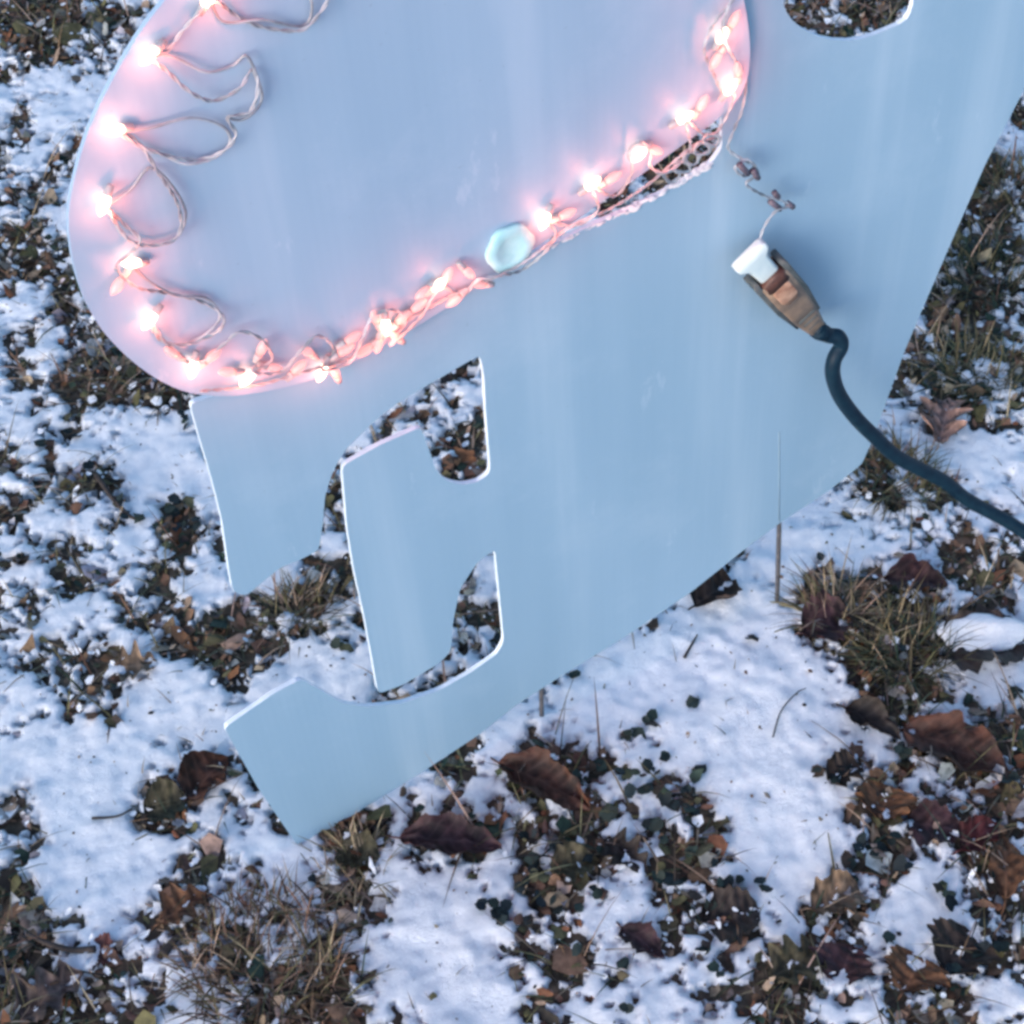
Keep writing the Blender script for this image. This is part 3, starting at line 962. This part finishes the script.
# slack loops lying over the panel
for lp in ([(150, 52), (176, 58), (206, 72), (232, 66), (246, 56), (256, 74), (262, 98), (252, 114), (240, 120), (228, 118)],
           [(116, 132), (150, 128), (190, 118), (222, 126), (230, 142), (214, 158), (186, 164), (160, 153), (140, 146)],
           [(104, 208), (130, 190), (150, 168), (172, 186), (186, 214), (176, 238), (150, 246), (124, 236), (108, 210)],
           [(128, 262), (150, 282), (178, 296), (206, 298), (220, 316), (206, 334), (184, 345)],
           [(210, 0), (224, 22), (262, 20), (302, 26), (312, 6), (300, -30)]):
    vs, fs = [], []
    tube(vs, fs, catmull([on(x, y, 0.0016 + rw.uniform(0, 0.004)) for x, y in lp], 10), 0.00075, 7)
    pydata('wire', vs, fs, M['wire'], lights)
for q in range(5):
    c0 = (672 + 10 * q, 176 - 9 * q)
    lp = [(c0[0] + 9 * math.cos(t_ * 1.9 + q), c0[1] + 7 * math.sin(t_ * 1.9 + q)) for t_ in range(7)]
    vs, fs = [], []
    tube(vs, fs, catmull([on(x, y, 0.002 + 0.002 * q) for x, y in lp], 8), 0.0008, 7)
    pydata('wire', vs, fs, M['wire'], lights)
# a second run of wire that hugs the lower rim
rim = [(200, 388), (255, 382), (310, 372), (360, 350), (410, 322), (455, 294), (520, 262), (570, 230), (610, 206), (650, 180), (690, 152), (716, 134)]
vs, fs = [], []
twisted(vs, fs, catmull([on(x, y + rw.uniform(-5, 5), 0.003 + rw.uniform(0, 0.004)) for x, y in rim], 14), 0.00058, 0.014, 6)
pydata('wire', vs, fs, M['wire'], lights)

for (x, y, x2, y2) in ((770, 201, 780, 209), (787, 203, 793, 207), (774, 192, 778, 197), (739, 164, 748, 174), (752, 170, 758, 178)):
    vs, fs = [], []
    tube(vs, fs, [S(x, y, 0.012), S((x + x2) / 2, (y + y2) / 2, 0.0125), S(x2, y2, 0.012)], 0.0021, 8)
    pydata('wire_crimp', vs, fs, M['socket_dark'], lights)

# white plug of the string, pushed into the cord's socket
p0, p1, p2 = S(752, 258, 0.018), S(783, 288, 0.020), S(822, 334, 0.022)
axd = (p1 - p0); axd.z = 0; axd.normalize()
side = Vector((-axd.y, axd.x, 0)); outv = Vector((0, 0, 1))
UPX = 0.00074


def section(c, w_, h_, r_=None):
    w_ *= 0.9
    r_ = r_ or min(w_, h_) * 0.45
    return [c + side * x + outv * y for x, y in round_rect(w_, h_, r_)]


vs, fs = [], []
loft(vs, fs, [section(p0 - axd * 0.007, 0.0115, 0.0030), section(p0 - axd * 0.005, 0.0150, 0.0044), section(p0 - axd * 0.001, 0.0146, 0.0050), section(p0 + axd * 0.003, 0.0098, 0.0054),
              section(p0 + axd * 0.016, 0.0088, 0.0060), section(p0 + axd * 0.030, 0.0092, 0.0060), section(p0 + axd * 0.033, 0.0080, 0.0052)])
pydata('plug', vs, fs, M['white_plastic'], lights)

# ------------------------------------------------------------------ extension cord
cord = empty('extension_cord', B0, FRAME)
tag(cord, 'dark blue extension cord hanging off the sign, its socket holding a white plug', 'extension cord')
m0 = p0 + axd * 0.024
dn = (p2 - m0); dn.z = 0; LN = dn.length; dn.normalize()
side = Vector((-dn.y, dn.x, 0))
vs, fs = [], []
loft(vs, fs, [section(m0 - dn * 0.001, 0.0120, 0.0080), section(m0 + dn * 0.001, 0.0136, 0.0096), section(m0 + dn * LN * 0.30, 0.0138, 0.0102), section(m0 + dn * LN * 0.62, 0.0116, 0.0094),
              section(m0 + dn * LN * 0.85, 0.0082, 0.0076), section(m0 + dn * LN * 1.0, 0.0060, 0.0056)])
body = pydata('socket_body', vs, fs, M['connector'], cord)
# thin dark side grips, moulded ribs, amber front and dark mouth
for sg in (-1, 1):
    gv, gf = [], []
    o_ = side * sg * 0.0116
    loft(gv, gf, [section(m0 + o_ - dn * 0.006, 0.0022, 0.0060), section(m0 + o_ * 1.06 - dn * 0.004, 0.0027, 0.0082), section(m0 + o_ * 1.04 + dn * LN * 0.35, 0.0026, 0.0088), section(m0 + o_ * 0.82 + dn * LN * 0.68, 0.0018, 0.0070)])
    pydata('side_grip', gv, gf, M['grip'], body)
for q in range(4):
    gv, gf = [], []
    c_ = m0 + dn * LN * (0.60 + 0.085 * q) + outv * (0.0090 - 0.0010 * q)
    loft(gv, gf, [section(c_ - dn * 0.0010, 0.0078 - 0.0012 * q, 0.0010), section(c_, 0.0084 - 0.0012 * q, 0.0018), section(c_ + dn * 0.0010, 0.0078 - 0.0012 * q, 0.0010)])
    pydata('moulded_rib', gv, gf, M['grip'], body)
gv, gf = [], []
c_ = m0 + outv * 0.0092
loft(gv, gf, [section(c_ + dn * 0.006, 0.0060, 0.0018), section(c_ + dn * 0.008, 0.0080, 0.0026), section(c_ + dn * 0.022, 0.0080, 0.0026), section(c_ + dn * 0.028, 0.0050, 0.0020)])
pydata('amber_front', gv, gf, M['amber'], body)
gv, gf = [], []
c_ = m0 + outv * 0.0020
loft(gv, gf, [section(c_ - dn * 0.0030, 0.0104, 0.0084), section(c_ + dn * 0.0065, 0.0110, 0.0094)])
pydata('socket_mouth', gv, gf, M['mouth'], body)

cpath = [(p2 - dn * 0.012)] + [S(x, y, o_) for x, y, o_ in [(828, 335, .024), (838, 337, .027), (841, 346, .029), (834, 360, .031), (833, 376, .032), (840, 396, .033), (856, 418, .037), (876, 438, .042), (896, 456, .048),
                                                       (922, 470, .056), (945, 482, .064), (968, 500, .074), (994, 514, .086), (1015, 526, .098), (1045, 548, .118), (1085, 585, .145)]]
end_w = [Vector((0.50, 0.62, 0.16)), Vector((0.56, 0.58, 0.05)), Vector((0.62, 0.56, 0.012)), Vector((0.75, 0.55, 0.010)), Vector((0.95, 0.62, 0.010))]
cpath += [SIGN_INV @ p for p in end_w]
vs, fs = [], []
tube(vs, fs, catmull(cpath, 10), 0.0057, 14)
pydata('cable', vs, fs, M['cord'], cord)
gv, gf = [], []
tube(gv, gf, [p2 - dn * 0.010, p2 - dn * 0.004, S(826, 334, .0235)], lambda u: 0.0072 - 0.0012 * u, 14)
pydata('strain_relief', gv, gf, M['cord'], body)

# ------------------------------------------------------------------ light: dusk, overcast
ELEV, ROT = math.radians(14), math.radians(215)
world = bpy.data.worlds.new('World')
sc.world = world
world.use_nodes = True
wn = world.node_tree
sky = wn.nodes.new('ShaderNodeTexSky')
sky.sky_type = 'NISHITA'; sky.sun_disc = False
sky.sun_elevation = ELEV; sky.sun_rotation = ROT
sky.ozone_density = 2.8
bg = wn.nodes['Background']
bg.inputs['Strength'].default_value = 0.15
wn.links.new(sky.outputs[0], bg.inputs['Color'])
sun = bpy.data.lights.new('sun', 'SUN')
sun.energy = 1.3; sun.angle = math.radians(40); sun.color = (1.0, 0.90, 0.91)
so = bpy.data.objects.new('sun', sun)
COL.objects.link(so)
# light travels away from the sky's sun
sd = Vector((math.sin(ROT) * math.cos(ELEV), math.cos(ROT) * math.cos(ELEV), math.sin(ELEV)))
so.rotation_euler = (-sd).to_track_quat('-Z', 'Y').to_euler()
so.location = (0, -2, 4)

vsn = sc.view_settings
sc.display_settings.display_device = 'sRGB'
vsn.view_transform = 'Standard'; vsn.look = 'None'; vsn.exposure = 1.36; vsn.gamma = 1.0; vsn.use_curve_mapping = False
sc.cycles.filter_width = 3.2
